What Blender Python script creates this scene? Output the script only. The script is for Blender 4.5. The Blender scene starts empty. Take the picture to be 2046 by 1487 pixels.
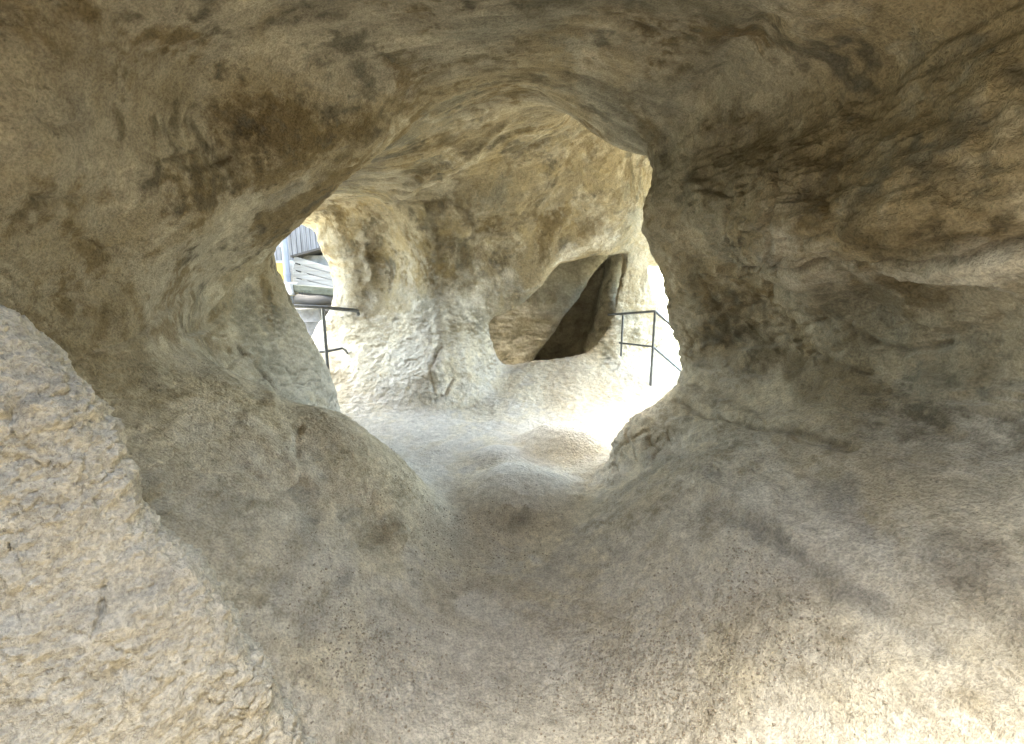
import bpy, math, random
import numpy as np
from mathutils import Vector
from mathutils.bvhtree import BVHTree

rng = np.random.default_rng(7)
random.seed(7)
sc = bpy.context.scene
COL = sc.collection

# ------------------------------------------------------------------ camera model
F_PX, CX, CY = 880.0, 1023.0, 743.5          # focal length and centre in photo pixels
CAM = np.array([0.0, 0.0, 1.5]); TILT = math.radians(11.0)
FWD = np.array([0, math.cos(TILT), -math.sin(TILT)]); UP = np.array([0, math.sin(TILT), math.cos(TILT)])
RT = np.array([1.0, 0, 0])
def ray(px, py):
    return FWD + (px - CX) / F_PX * RT + (CY - py) / F_PX * UP
def at(px, py, Y):
    """world point on the sight line of a photo pixel, Y metres ahead"""
    d = ray(px, py); return CAM + d * (Y / d[1])

# ------------------------------------------------------------------ noise
def _hash(ix, iy, iz, seed):
    h = (ix.astype(np.uint32) * np.uint32(374761393) + iy.astype(np.uint32) * np.uint32(668265263)
         + iz.astype(np.uint32) * np.uint32(2147483647) + np.uint32(seed * 974711 & 0xffffffff))
    h = (h ^ (h >> np.uint32(13))) * np.uint32(1274126177)
    h = (h ^ (h >> np.uint32(16))) * np.uint32(2246822519)
    return ((h ^ (h >> np.uint32(15))) & np.uint32(0xffffff)).astype(np.float32) / np.float32(0xffffff)
def noise(p, seed=0):
    """value noise in -1..1 at points p (n,3)"""
    p = p.astype(np.float32) + np.float32(511.37)
    i = np.floor(p); f = p - i; i = i.astype(np.int64)
    f = f * f * f * (f * (f * 6 - 15) + 10)
    out = 0
    for dx in (0, 1):
        wx = f[:, 0] if dx else 1 - f[:, 0]
        for dy in (0, 1):
            wy = f[:, 1] if dy else 1 - f[:, 1]
            for dz in (0, 1):
                wz = f[:, 2] if dz else 1 - f[:, 2]
                out = out + wx * wy * wz * _hash(i[:, 0] + dx, i[:, 1] + dy, i[:, 2] + dz, seed)
    return out * 2 - 1
ROT = np.array([[0.36, 0.48, -0.8], [-0.8, 0.6, 0], [0.48, 0.64, 0.6]], np.float32)
def fbm(p, freq, octs, seed=0, gain=0.5, ridged=False):
    a, s, tot = 1.0, 0, 0
    q = p.astype(np.float32) @ ROT.T * freq
    for o in range(octs):
        n = noise(q, seed + o)
        if ridged: n = 1 - 2 * np.abs(n)
        s = s + a * n; tot += a
        a *= gain; q = (q @ ROT.T) * 2.03
    return s / tot
def worley(p, freq, seed=0):
    """distance to the border between two cells, in cell units"""
    p = p.astype(np.float32) * freq + 311.0; i = np.floor(p).astype(np.int64); f = p - i
    d1 = np.full(len(p), 9.0, np.float32); d2 = d1.copy(); idv = np.zeros(len(p), np.float32)
    for a in (-1, 0, 1):
        for b in (-1, 0, 1):
            for c in (-1, 0, 1):
                x, y, z = i[:, 0] + a, i[:, 1] + b, i[:, 2] + c
                dx = a + _hash(x, y, z, seed) - f[:, 0]; dy = b + _hash(x, y, z, seed + 1) - f[:, 1]; dz = c + _hash(x, y, z, seed + 2) - f[:, 2]
                d = np.sqrt(dx * dx + dy * dy + dz * dz)
                m = d < d1; d2 = np.where(m, d1, np.minimum(d2, d)); idv = np.where(m, _hash(x, y, z, seed + 3), idv); d1 = np.where(m, d, d1)
    return d2 - d1, idv
def sstep(a, b, x):
    t = np.clip((x - a) / (b - a), 0, 1); return t * t * (3 - 2 * t)

# ------------------------------------------------------------------ surface fitting
def tps(pts, vals, smooth=0.003):
    pts = np.asarray(pts, float); vals = np.asarray(vals, float); n = len(pts)
    def U(r2): return 0.5 * r2 * np.log(r2 + 1e-9)
    K = U(((pts[:, None] - pts[None]) ** 2).sum(-1)) + np.eye(n) * smooth
    P = np.c_[np.ones(n), pts]
    A = np.zeros((n + 3, n + 3)); A[:n, :n] = K; A[:n, n:] = P; A[n:, :n] = P.T
    w = np.linalg.solve(A, np.r_[vals, 0, 0, 0])
    def f(a, b):
        sh = a.shape; q = np.c_[a.ravel(), b.ravel()]
        r = np.c_[np.ones(len(q)), q] @ w[n:]
        for k in range(n): r += w[k] * U(((q - pts[k]) ** 2).sum(1))
        return r.reshape(sh)
    return f
def smin(a, b, k):
    h = np.clip(0.5 + 0.5 * (b - a) / k, 0, 1); return b + (a - b) * h - k * h * (1 - h)
def smax(a, b, k): return -smin(-a, -b, k)
def poly_sdf(poly, X, Z):
    """signed distance to a closed polygon, negative inside"""
    P = np.asarray(poly, float); n = len(P)
    d = np.full(X.shape, 1e9); s = np.ones(X.shape)
    for i in range(n):
        a = P[i]; b = P[i - 1]; e = b - a
        wx, wz = X - a[0], Z - a[1]
        t = np.clip((wx * e[0] + wz * e[1]) / (e @ e + 1e-12), 0, 1)
        d = np.minimum(d, (wx - e[0] * t) ** 2 + (wz - e[1] * t) ** 2)
        c1, c2, c3 = Z >= a[1], Z < b[1], e[0] * wz > e[1] * wx
        s = np.where((c1 & c2 & c3) | (~c1 & ~c2 & ~c3), -s, s)
    return s * np.sqrt(d)

# ------------------------------------------------------------------ surface nets
def surface_nets(V, org, h):
    """quads of the zero level of V (rock where V<0); normals point into the void"""
    ins = V < 0
    nx, ny, nz = V.shape
    acc = np.zeros((nx - 1, ny - 1, nz - 1, 3), np.float32); cnt = np.zeros((nx - 1, ny - 1, nz - 1), np.float32)
    corners = [(i, j, k) for i in (0, 1) for j in (0, 1) for k in (0, 1)]
    sl = lambda a, o: a[o[0]:nx - 1 + o[0], o[1]:ny - 1 + o[1], o[2]:nz - 1 + o[2]]
    for c in corners:
        for ax in range(3):
            if c[ax] == 1: continue
            e = list(c); e[ax] = 1
            va, vb = sl(V, c), sl(V, e)
            m = (va < 0) != (vb < 0)
            t = np.where(m, va / np.where(m, va - vb, 1), 0)
            for q in range(3):
                acc[..., q] += np.where(m, c[q] + (t if q == ax else 0), 0)
            cnt += m
    act = cnt > 0
    idx = np.full(act.shape, -1, np.int64); idx[act] = np.arange(act.sum())
    base = np.argwhere(act)
    verts = (base + acc[act] / cnt[act][:, None]) * h + np.asarray(org)
    quads = []
    for ax in range(3):
        a = [slice(1, -1)] * 3; a[ax] = slice(0, -1)
        b = [slice(1, -1)] * 3; b[ax] = slice(1, None)
        A, B = ins[tuple(a)], ins[tuple(b)]
        loc = np.argwhere(A != B); fl = A[A != B]
        off = np.ones(3, int); off[ax] = 0
        g = loc + off
        u, v = (ax + 1) % 3, (ax + 2) % 3
        def I(du, dv):
            p = g.copy(); p[:, u] -= du; p[:, v] -= dv
            return idx[p[:, 0], p[:, 1], p[:, 2]]
        q = np.c_[I(1, 1), I(0, 1), I(0, 0), I(1, 0)]
        q[~fl] = q[~fl][:, ::-1]
        quads.append(q)
    return verts, np.concatenate(quads)
def vnormals(v, q):
    n = np.cross(v[q[:, 2]] - v[q[:, 0]], v[q[:, 3]] - v[q[:, 1]])
    out = np.zeros_like(v)
    for k in range(4):
        for c in range(3): out[:, c] += np.bincount(q[:, k], n[:, c], len(v))
    return out / (np.linalg.norm(out, axis=1, keepdims=True) + 1e-12)
def smooth_v(v, q, it, lam=0.5):
    e = np.concatenate([np.sort(q[:, [i, (i + 1) % 4]], 1) for i in range(4)])
    key = np.unique(e[:, 0] * len(v) + e[:, 1]); a, b = key // len(v), key % len(v)
    deg = np.bincount(np.r_[a, b], minlength=len(v))[:, None] + 1e-9
    for _ in range(it):
        s = np.zeros_like(v)
        for c in range(3):
            s[:, c] = np.bincount(a, v[b, c], len(v)) + np.bincount(b, v[a, c], len(v))
        v = v + lam * (s / deg - v)
    return v
def subdivide(v, q, sel):
    """split selected quads into four"""
    qs = q[sel]; n = len(v)
    e = np.concatenate([qs[:, [i, (i + 1) % 4]] for i in range(4)])
    lo, hi = e.min(1), e.max(1)
    key, inv = np.unique(lo * n + hi, return_inverse=True)
    mid = (v[key // n] + v[key % n]) / 2
    cen = v[qs].mean(1)
    m = (inv + n).reshape(4, -1); c = n + len(key) + np.arange(len(qs))
    nq = [np.c_[qs[:, i], m[i], c, m[i - 1]] for i in range(4)]
    return np.concatenate([v, mid, cen]), np.concatenate([q[~sel]] + nq), int((~sel).sum())

exec_groups = {}
def link(name, me, parent=None, **props):
    o = bpy.data.objects.new(name, me); COL.objects.link(o)
    if parent is not None: o.parent = parent
    for k, val in props.items(): o[k] = val
    return o
def mesh_from(name, v, q, nrm=None, attrs=None, mat=None):
    me = bpy.data.meshes.new(name)
    me.vertices.add(len(v)); me.vertices.foreach_set('co', np.asarray(v, np.float32).ravel())
    me.loops.add(q.size); me.loops.foreach_set('vertex_index', q.astype(np.int32).ravel())
    me.polygons.add(len(q))
    me.polygons.foreach_set('loop_start', np.arange(0, q.size, 4, dtype=np.int32))
    me.update(calc_edges=True); me.validate()
    me.polygons.foreach_set('use_smooth', np.ones(len(me.polygons), bool))
    for k, a in (attrs or {}).items():
        at_ = me.attributes.new(k, 'FLOAT_COLOR', 'POINT'); at_.data.foreach_set('color', (a if a.shape[1] == 4 else np.c_[a, np.zeros(len(a))]).astype(np.float32).ravel())
    if nrm is not None: me.normals_split_custom_set_from_vertices(nrm.astype(np.float32))
    if mat: me.materials.append(mat)
    return me

# ================================================================== the cave as one solid of rock
H = 0.05
X0, X1, Y0, Y1, Z0, Z1 = -4.6, 4.6, -2.2, 9.4, -1.0, 4.4
xs = np.arange(X0, X1, H); ys = np.arange(Y0, Y1, H); zs = np.arange(Z0, Z1, H)
def fit(img, world, dep, ind):
    P = [tuple(at(*p)) for p in img] + list(world)
    P = np.array(P); return tps(P[:, ind], P[:, dep])

# right-hand wall: x over (y, z)
RW_IMG = [(1340,262,3.1),(1310,322,3.2),(1300,370,3.2),(1287,420,3.2),(1290,460,3.2),(1310,510,3.25),(1335,570,3.3),(1350,640,3.3),
          (1362,700,3.35),(1368,755,3.35),(1335,790,3.3),(1295,820,3.25),(1245,860,3.2),(1225,900,3.15),(1220,960,3.1),
          (1430,300,2.7),(1420,420,2.62),(1430,560,2.92),(1450,700,3.08),
          (1560,200,2.35),(1560,300,2.15),(1560,440,1.93),(1560,535,2.15),(1560,600,2.48),(1560,750,2.62),
          (1750,200,1.85),(1750,320,1.66),(1750,450,1.55),(1750,530,1.7),(1750,600,1.98),(1750,700,2.05),(1750,800,1.95),
          (1950,200,1.4),(1950,350,1.36),(1950,480,1.36),(1950,600,1.56),(1950,700,1.62),(1950,800,1.6)]
RW_W = [(1.75,0.6,2.4),(1.8,0.6,1.5),(1.9,0.6,0.6),(1.9,-0.5,2.2),(2.0,-0.5,1.2),(2.2,-2,1.5),(2.2,-2,2.5),
        (2.2,4.0,2.4),(2.1,4.1,1.5),(2.1,4.1,0.6),(1.8,4.0,0.0),(3.2,4.6,2.4),(3.2,4.6,1.2),(3.1,4.6,0.2),(4.4,5.4,2),(4.4,5.4,0.6),(4.4,7,1.2)]
fRW = fit(RW_IMG, RW_W, 0, [1, 2])
# left-hand wall with its overhanging bulge: x over (y, z)
LW_IMG = [(700,890,4.1),(684,830,4.1),(668,770,4.1),(645,710,4.1),(618,660,4.1),(583,600,4.1),(553,540,4.05),(541,503,3.9),
          (570,480,3.5),(605,447,3.3),(645,407,3.2),(692,345,3.1),(722,300,3.05),(748,255,3.0),
          (400,250,2.2),(400,400,2.1),(400,500,2.45),(400,600,2.85),(420,700,2.8),(500,420,2.6),(480,560,3.35),(560,750,3.35),(580,300,2.45),(620,200,2.5),
          (450,800,2.55),(560,850,2.9),
          (200,150,1.6),(200,300,1.65),(200,450,1.75),(200,600,1.85),(0,200,1.28),(0,400,1.33),(0,550,1.42),(250,750,1.85)]
LW_W = [(-1.75,0.6,2.4),(-1.8,0.6,1.5),(-1.8,0.6,0.8),(-1.9,-0.5,2.2),(-2.0,-0.5,1.2),(-2.2,-2,1.5),(-2.2,-2,2.5),
        (-1.9,4.0,2.6),(-2.6,4.6,2.6),(-2.9,4.8,1.8),(-2.7,4.8,1.0),(-2.3,4.7,0.2),(-4.3,5.4,2.2),(-4.3,5.4,0.8),(-4.4,7,1.2)]
fLW = fit(LW_IMG, LW_W, 0, [1, 2])
# roof: z over (x, y)
CE_IMG = [(1000,170,3.2),(1000,240,3.9),(1000,305,4.5),(1060,175,3.3),(1085,215,3.9),(1105,258,4.4),(1130,215,3.35),(1170,243,3.45),(1200,278,3.5),(1245,303,3.5),(1320,300,3.35),
          (900,195,3.15),(880,265,3.75),(860,335,4.4),(800,240,3.1),(790,310,3.8),(780,385,4.8),(745,270,3.1),(730,355,4.4),(705,388,5.2),
          (1000,60,2.35),(800,60,2.3),(1200,60,2.35),(1000,0,2.05),(600,0,1.95),(1400,0,1.95),(1450,120,2.35),(1700,60,1.75),(500,90,2.1),(250,0,1.6),(1900,0,1.55)]
CE_W = [(0,0.8,2.6),(0,-0.5,2.6),(0,-2,2.7),(-1.4,0.6,2.55),(1.4,0.6,2.55),(-1.5,-2,2.6),(1.5,-2,2.6),
        (0.95,4.3,3.05),(0.8,5.2,3.0),(1.6,4.4,2.9),(-2.6,5,2.4),(-2.4,6,2.35),(2.2,5,2.9),(3.5,5,2.6),(0,6.5,2.9),(3.5,7,2.6),(-4,6,2.4)]
fCE = fit(CE_IMG, CE_W, 2, [0, 1])
# floor: z over (x, y)
FL_W = []
for y in (-2, -0.8, 0.4, 1.2, 1.8, 2.4):
    FL_W += [(0.0,y,0),(0.3,y,0.03),(-0.3,y,0.03),(0.55,y,0.16),(0.8,y,0.36),(1.25,y,0.68),(1.8,y,1.04),(2.5,y,1.3),(-0.55,y,0.18),(-0.75,y,0.36),(-1.1,y,0.68),(-1.6,y,1.06),(-2.4,y,1.2)]
FL_W += [(0,3.0,0.02),(0.55,3.0,0.03),(0.9,3.0,0.24),(1.5,3.0,0.6),(2.2,3,0.8),(-0.6,3.0,0.04),(-1.0,3.0,0.3),(-1.5,3.1,0.5),(-2.2,3,0.8),
         (0,3.6,0.03),(0.9,3.6,0.05),(-1.0,3.6,0.05),(-1.7,3.7,0.08),(1.6,3.7,0.2),
         (0,4.2,0.03),(1.2,4.3,0.03),(-1.2,4.2,0.03),(-1.9,4.3,0.0),(2.2,4.4,0.0),
         (0,5.0,0.06),(1.0,5.0,0.06),(-1.0,5.0,0.10),(-1.7,5.0,0.2),(1.7,5.3,0.14),(1.0,5.3,0.12),(0.4,5.3,0.12),(0.3,5.55,0.36),(0.8,5.6,0.44),(1.2,5.65,0.44),(2.2,5.4,0.1),(3.0,5.4,-0.5),(3.8,5.6,-0.9),
         (0.1,5.9,0.45),(0.7,5.9,0.52),(1.25,5.95,0.56),(1.8,6.0,0.45),(2.4,6.0,0.1),(3,6.5,-0.5),(-2.0,5.6,0.5),(-2.4,6.0,0.86),(-2.9,6.0,0.7),(-1.2,5.6,0.35),(-3.3,5,0.3),
         (-3.5,7,-0.3),(0.5,6.8,0.0),(0.5,7.6,0.0),(1.4,6.8,-0.2),(-4.4,5,-0.2),(-4,8.5,-0.6),(4,8,-0.9),(4.4,4,-0.7),(-0.6,7,0.1),(2.4,7.4,-0.2)]
FL_W = np.array(FL_W); fFL = tps(FL_W[:, :2], FL_W[:, 2], 0.002)
def bump(X, Y, x, y, h, rx, ry, p=2.0):
    r2 = ((X - x) / rx) ** 2 + ((Y - y) / ry) ** 2
    return h * np.exp(-r2 ** (p / 2))
MOUNDS = [(0.07,2.98,0.15,0.37,0.46,4.0),(0.50,4.02,0.22,0.36,0.34,3.6),(-0.12,3.66,0.08,0.24,0.2,4)]
def floor_z(X, Y):
    z = fFL(X, Y)
    for m in MOUNDS: z = z + bump(X, Y, *m)
    z = z + bump(X, Y, -0.90, 2.62, 0.20, 0.34, 0.44, 3)        # outcrop at the foot of the left wall
    return z
# back wall: y over (x, z)
BW_IMG = [(1000,560,5.65),(960,480,5.4),(870,420,5.15),(870,520,5.35),(875,620,5.38),(885,700,5.2),(890,770,4.98),(765,500,5.8),(755,600,5.85),(700,570,5.75),(755,700,5.5),(720,745,5.3),(690,440,5.6),(660,640,5.8),
          (960,600,5.6),(965,720,5.45),(1000,330,4.85),(1000,420,5.15),(1100,260,4.75),(1200,340,5.2),(1100,400,5.25),(1200,450,5.5),(1270,420,5.6),(1100,480,5.5),(1230,500,5.75),
          (1280,560,6.1),(1270,640,5.95),(1250,720,5.85),(640,470,5.9),(660,560,6.05),(1040,640,5.75),(985,690,5.65)]
BW_W = [(-0.9,4.7,3.1),(0,4.6,3.3),(0.9,5.0,3.3),(1.8,5.9,2.6),(2.2,6.4,1.5),(2.4,6.6,0.5),(3.5,7.2,1.5),(-2.6,6.2,2.4),(-3.5,6.6,1.5),(-3.5,6.6,0.2),(-2.4,6.0,0.3),(0.5,5.8,0.2)]
fBW = fit(BW_IMG, BW_W, 1, [0, 2])
# traced openings in the back wall
HOLE = [(972,647),(982,634),(1016,625),(1030,620),(1056,597),(1077,574),(1098,547),(1119,524),(1166,514),(1218,512),(1251,507),(1247,545),(1235,580),(1226,613),(1210,658),(1194,686),
        (1153,712),(1127,718),(1087,716),(1058,735),(1035,745),(1006,745),(993,718),(980,678)]
LEFT_OPEN = [(600,458),(630,475),(650,510),(657,555),(666,600),(664,625),(642,640),(610,667),(560,720),(450,790),(250,820),(120,600),(200,440),(400,400),(520,425)]
RIGHT_OPEN = [(1296,530),(1330,526),(1420,500),(1600,480),(1750,560),(1750,760),(1560,850),(1450,800),(1385,730),(1352,668),(1338,640),(1318,595),(1302,560)]
def unproj(poly, Y): return [(at(x, y, Y)[0], at(x, y, Y)[2]) for x, y in poly]

Xg, Yg = np.meshgrid(xs, ys, indexing='ij'); Yw, Zw = np.meshgrid(ys, zs, indexing='ij'); Xb, Zb = np.meshgrid(xs, zs, indexing='ij')
def scaled(f2, h=H):
    g0, g1 = np.gradient(f2, h); return np.sqrt(1 + np.clip(g0 ** 2 + g1 ** 2, 0, 9))
rw = fRW(Yw, Zw); lw = fLW(Yw, Zw); ce = fCE(Xg, Yg); fl = floor_z(Xg, Yg); bw = fBW(Xb, Zb)
x3, y3, z3 = xs[:, None, None], ys[None, :, None], zs[None, None, :]
f4 = np.float32
VR = ((rw[None] - x3) / scaled(rw)[None]).astype(f4)
VL = ((x3 - lw[None]) / scaled(lw)[None]).astype(f4)
VC = ((ce[:, :, None] - z3) / scaled(ce)[:, :, None]).astype(f4)
VF = ((z3 - fl[:, :, None]) / scaled(fl)[:, :, None]).astype(f4)
VB = ((bw[:, None, :] - y3) / scaled(bw)[:, None, :]).astype(f4)
def ell0(c, r):
    k = np.sqrt(((x3 - c[0]) / r[0]) ** 2 + ((y3 - c[1]) / r[1]) ** 2 + ((z3 - c[2]) / r[2]) ** 2)
    return ((1 - k) * min(r)).astype(f4)
V = smin(smin(VR, VC, 0.30), smin(VL, VC, 0.35), 0.01)
V = smin(V, VB, 0.16)
def hole(poly, Y, near, far, limit):
    s = poly_sdf(unproj(poly, Y), Xb, Zb)[:, None, :]
    dy = y3 - Y
    g = np.where(dy < 0, near * dy ** 2, far * dy ** 2)
    return np.minimum(-s + g, np.minimum(0.9 + limit * (0.6 - np.abs(dy)), 1.2 + dy)).astype(f4)
# unseen rear end and sky opening, both added to set the near light
rear = (y3 + 1.35).astype(f4) + 0 * x3.astype(f4) + 0 * z3.astype(f4)
V = smin(V, rear, 0.4)
V = smax(V, ell0((0.15, -0.25, 3.2), (1.05, 0.72, 2.1)), 0.2)
# unseen opening added through the left wall to light the right wall
V = smax(V, ell0((-3.0, 0.4, 1.75), (1.9, 0.72, 0.95)), 0.15)
# roof opening added out of sight behind the arch lip, lighting the floor
shaft = ((1 - np.sqrt(((x3 - 1.25) / 0.72) ** 2 + ((y3 - 4.22) / 0.48) ** 2)) * 0.48).astype(f4)
V = smax(V, np.minimum(shaft + 0 * z3.astype(f4), (z3 - 2.9).astype(f4)), 0.12)
V = smax(V, hole(HOLE, 5.85, 0.9, 0.35, 1.0), 0.06)
V = smax(V, hole(LEFT_OPEN, 6.0, 0.5, 0.25, 0.0), 0.08)
V = smax(V, hole(RIGHT_OPEN, 6.2, 0.5, 0.03, 0.0), 0.06)
def ell(c, r):
    k = np.sqrt(((x3 - c[0]) / r[0]) ** 2 + ((y3 - c[1]) / r[1]) ** 2 + ((z3 - c[2]) / r[2]) ** 2)
    return ((1 - k) * min(r)).astype(f4)
# hollow behind the back wall and the dark cleft in its far side
hol = smin(ell((0.55, 6.75, 0.9), (1.5, 0.95, 1.25)), (7.0 + 0.2 * (x3 - 0.5) + 0.28 * z3 - y3).astype(f4) + 0 * z3.astype(f4), 0.15)
hol = smin(hol, (1.75 - x3 - 0.12 * z3).astype(f4) + 0 * y3.astype(f4), 0.1)
hol = smax(hol, ell((-0.45, 6.75, 3.0), (0.85, 0.5, 1.9)), 0.1)  # unseen opening added above the hollow to light its back face
V = smax(V, hol, 0.1)
def cleft():
    a, b = at(1222, 512, 7.3), at(1130, 720, 7.3)
    d = (b - a)[[0, 2]]; L = np.linalg.norm(d); d /= L
    n = np.array([d[1], -d[0]])
    u = (x3 - a[0]) * n[0] + (z3 - a[2]) * n[1]; t = ((x3 - a[0]) * d[0] + (z3 - a[2]) * d[1]) / L
    w = 0.07 + 0.36 * np.clip(t, 0, 1.4)
    return np.minimum(np.minimum(w - np.abs(u), 8.0 + 0.5 * sstep(0.2, 0.6, t) - y3), np.minimum(y3 - 6.4, (t + 0.02) * L)).astype(f4)
V = smax(V, cleft(), 0.12)
# open flanks of the chamber, enlarged out of view to let in more daylight
side_l = smax(ell((-5.0, 5.2, 1.7), (1.95, 1.3, 2.3)), ell((-4.6, 7.4, 1.2), (1.5, 1.6, 1.6)), 0.2)
side_r = smax(ell((4.5, 5.3, 1.5), (2.4, 1.25, 1.95)), ell((4.6, 7.0, 1.0), (1.9, 1.6, 1.9)), 0.2)
V = smax(V, side_l, 0.2); V = smax(V, side_r, 0.2)
V = smin(V, VF, 0.16)
# outer shape of the outcrop
hull = np.maximum(np.maximum(np.abs(x3) - 4.2, np.maximum(y3 - 8.9, -1.9 - y3)), z3 - 4.0).astype(f4)
hull = np.maximum(hull, (np.sqrt((x3 / 5.4) ** 2 + ((y3 - 3.2) / 7.0) ** 2 + ((z3 - 0.5) / 4.2) ** 2) - 1).astype(f4) * 3)
V = np.maximum(V, hull)
del x3, y3, z3

v, q = surface_nets(V, (X0, Y0, Z0), H)
v = smooth_v(v, q, 2)

# sample the fields again to name the region of each quad
def samp(A, p):
    i = np.clip(((p - np.array([X0, Y0, Z0])) / H + 0.5).astype(int), 0, np.array(A.shape) - 1)
    return A[i[:, 0], i[:, 1], i[:, 2]]
def in_view(p, m):
    d = p - CAM; zc = d @ FWD; u = d @ RT; w = d @ UP
    return (zc > 0.15) & (np.abs(u) < (1.163 * zc) * 1.12 + m) & (np.abs(w) < 0.845 * zc * 1.12 + m) & (p[:, 1] > 0.5)
c = v[q].mean(1)
sel = np.ones(len(q), bool)
v, q, _ = subdivide(v, q, sel)
v = smooth_v(v, q, 2)
c = v[q].mean(1)
sel = in_view(c, 0.35) & (c[:, 2] < 3.6) & (np.linalg.norm(c - CAM, axis=1) < 8.2)
v, q, nkeep = subdivide(v, q, sel)
v = smooth_v(v, q, 1)
c = v[q].mean(1)
sel = in_view(c, 0.12) & (np.linalg.norm(c - CAM, axis=1) < 3.0) & (np.arange(len(q)) >= nkeep)
v, q, _ = subdivide(v, q, sel)
nrm = vnormals(v, q)

# ------------------------------------------------------------------ traced cracks, ledges and stains (found on the rock by ray)
bvh_sel = in_view(v[q].mean(1), 0.3)
qq = q[bvh_sel]; used, inv = np.unique(qq, return_inverse=True); 
cv, cq = surface_nets(V, (X0, Y0, Z0), H)
bvh = BVHTree.FromPolygons([tuple(p) for p in cv], [tuple(int(i) for i in f) for f in cq])
def hit(px, py):
    r = bvh.ray_cast(Vector(CAM), Vector(ray(px, py)).normalized())
    return np.array(r[0]) if r[0] is not None else None
def line_mask(v, pts, width, wob=0.0, seed=0):
    """0..1 closeness to a polyline traced over the rock; widths in metres"""
    P = [hit(*p[:2]) for p in pts]; P = [p for p in P if p is not None]
    out = np.zeros(len(v), f4)
    if len(P) < 2: return out
    P = np.array(P); lo, hi = P.min(0) - width * 4, P.max(0) + width * 4
    m = np.where(np.all((v > lo) & (v < hi), 1))[0]
    if not len(m): return out
    w = v[m].copy()
    if wob: w += np.c_[fbm(w, 6, 3, seed), fbm(w, 6, 3, seed + 9), fbm(w, 6, 3, seed + 17)] * wob
    d = np.full(len(w), 1e9)
    for a, b in zip(P[:-1], P[1:]):
        if np.linalg.norm(b - a) > 1.2: continue
        e = b - a; t = np.clip(((w - a) @ e) / (e @ e + 1e-9), 0, 1)
        d = np.minimum(d, np.linalg.norm(w - a - t[:, None] * e, axis=1))
    out[m] = np.exp(-(d / width) ** 2); return out


# ------------------------------------------------------------------ rock relief
FLD = np.stack([samp(A, v) for A in (VF, VL, VR, VC, VB)], 1)
W = np.exp(-np.clip(FLD - FLD.min(1, keepdims=True), 0, 3) / 0.16); W /= W.sum(1, keepdims=True)
wF, wL, wR, wC, wB = W.T.astype(f4)
far = sstep(3.6, 4.6, v[:, 1]).astype(f4)
def lines(specs, wob=0.05):
    out = np.zeros(len(v), f4)
    for k, (width, amt, pts) in enumerate(specs):
        out = np.maximum(out, amt * line_mask(v, pts, width, min(wob, width * 1.1), 40 + k))
    return out
CRACKS = [(0.018, 1.1, [(1480,545),(1560,538),(1650,530),(1720,536),(1780,520),(1850,525),(1930,510),(2000,490),(2044,478)]),
          (0.050, 1.0, [(1775,562),(1820,585),(1865,612),(1905,590),(1950,575)]),
          (0.018, 1.0, [(1700,655),(1760,690),(1820,700),(1880,690)]),
          (0.022, 0.45, [(1790,780),(1850,805),(1905,808),(1960,790),(1975,720),(1985,640)]),
          (0.025, 1.0, [(1350,800),(1420,830),(1500,850),(1600,865),(1700,900)]),
          (0.014, 0.8, [(1620,700),(1680,730),(1740,740)]),
          (0.014, 0.8, [(1560,640),(1600,655),(1650,640)]),
          (0.035, 0.35, [(1440,1020),(1510,1050),(1570,1100),(1640,1165),(1720,1210),(1800,1260),(1860,1295)]),
          (0.035, 0.35, [(1600,930),(1690,1010),(1770,1070),(1850,1125),(1930,1190),(2000,1270)]),
          (0.035, 0.35, [(1275,1045),(1300,1085),(1340,1120),(1370,1145)]),
          (0.035, 0.35, [(550,1200),(575,1150),(610,1110),(625,1050),(612,985)]),
          (0.035, 0.35, [(600,1262),(640,1225),(680,1150),(692,1085)]),
          (0.035, 0.35, [(285,1000),(350,975),(420,935),(480,925),(525,955)]),
          
          (0.018, 0.4, [(590,855),(598,900),(595,960),(560,985)]),
          
          (0.020, 0.9, [(480,690),(530,740),(560,790),(600,860)]),
          (0.012, 0.7, [(320,320),(360,310),(385,300)]), (0.012, 0.7, [(390,335),(430,325),(455,318)]),
          (0.014, 0.7, [(80,230),(120,260),(160,250)]), (0.012, 0.6, [(60,390),(110,400),(155,395)]),
          (0.012, 0.6, [(520,400),(560,390),(600,370)]), (0.012, 0.5, [(150,470),(210,500),(240,490)]),
          (0.012, 0.6, [(1710,230),(1760,235),(1800,210)]),
          (0.07, 2.0, [(1330,300),(1345,262),(1400,200),(1470,120),(1530,50)]),
          (0.03, 0.7, [(800,402),(850,405),(890,400),(930,420),(945,480)]),
          (0.02, 0.8, [(905,760),(890,790),(870,800)]), (0.02, 0.8, [(880,690),(860,740),(868,780)])]
BUMPS = [(0.10, 1.3, [(770,392),(820,365),(880,325),(960,290)]), (0.08, 0.8, [(940,300),(1000,250)]), (0.08, 0.8, [(860,420),(880,520),(880,640),(870,740)]), (0.05, 0.0, [(1790,548),(1850,560),(1930,550),(2044,540)]), (0.05, 0.6, [(1820,640),(1880,650)]), (0.06, 0.7, [(1860,760),(1930,755)]),
         (0.10, 0.4, [(520,880),(580,930),(620,960)]), (0.08, 0.5, [(1400,960),(1500,1010),(1600,1080)]),
         (0.09, 0.4, [(1650,720),(1740,700)]), (0.05, 0.8, [(1352,690),(1360,720)]), (0.06, .6, [(740,560),(735,500)]),
         (0.05, 0.5, [(500,750),(540,800)]), (0.10, 0.5, [(770,1000),(790,1060)])]
crack = lines(CRACKS, 0.06); crack_c = lines([c_ for c_ in CRACKS if c_[0] < 0.04], 0.06); swell = lines(BUMPS, 0.10)
lowz = 1 - sstep(0.5, 1.2, v[:, 2]).astype(f4)
bed = v * np.array([1.0, 1.0, 2.6])
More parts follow.
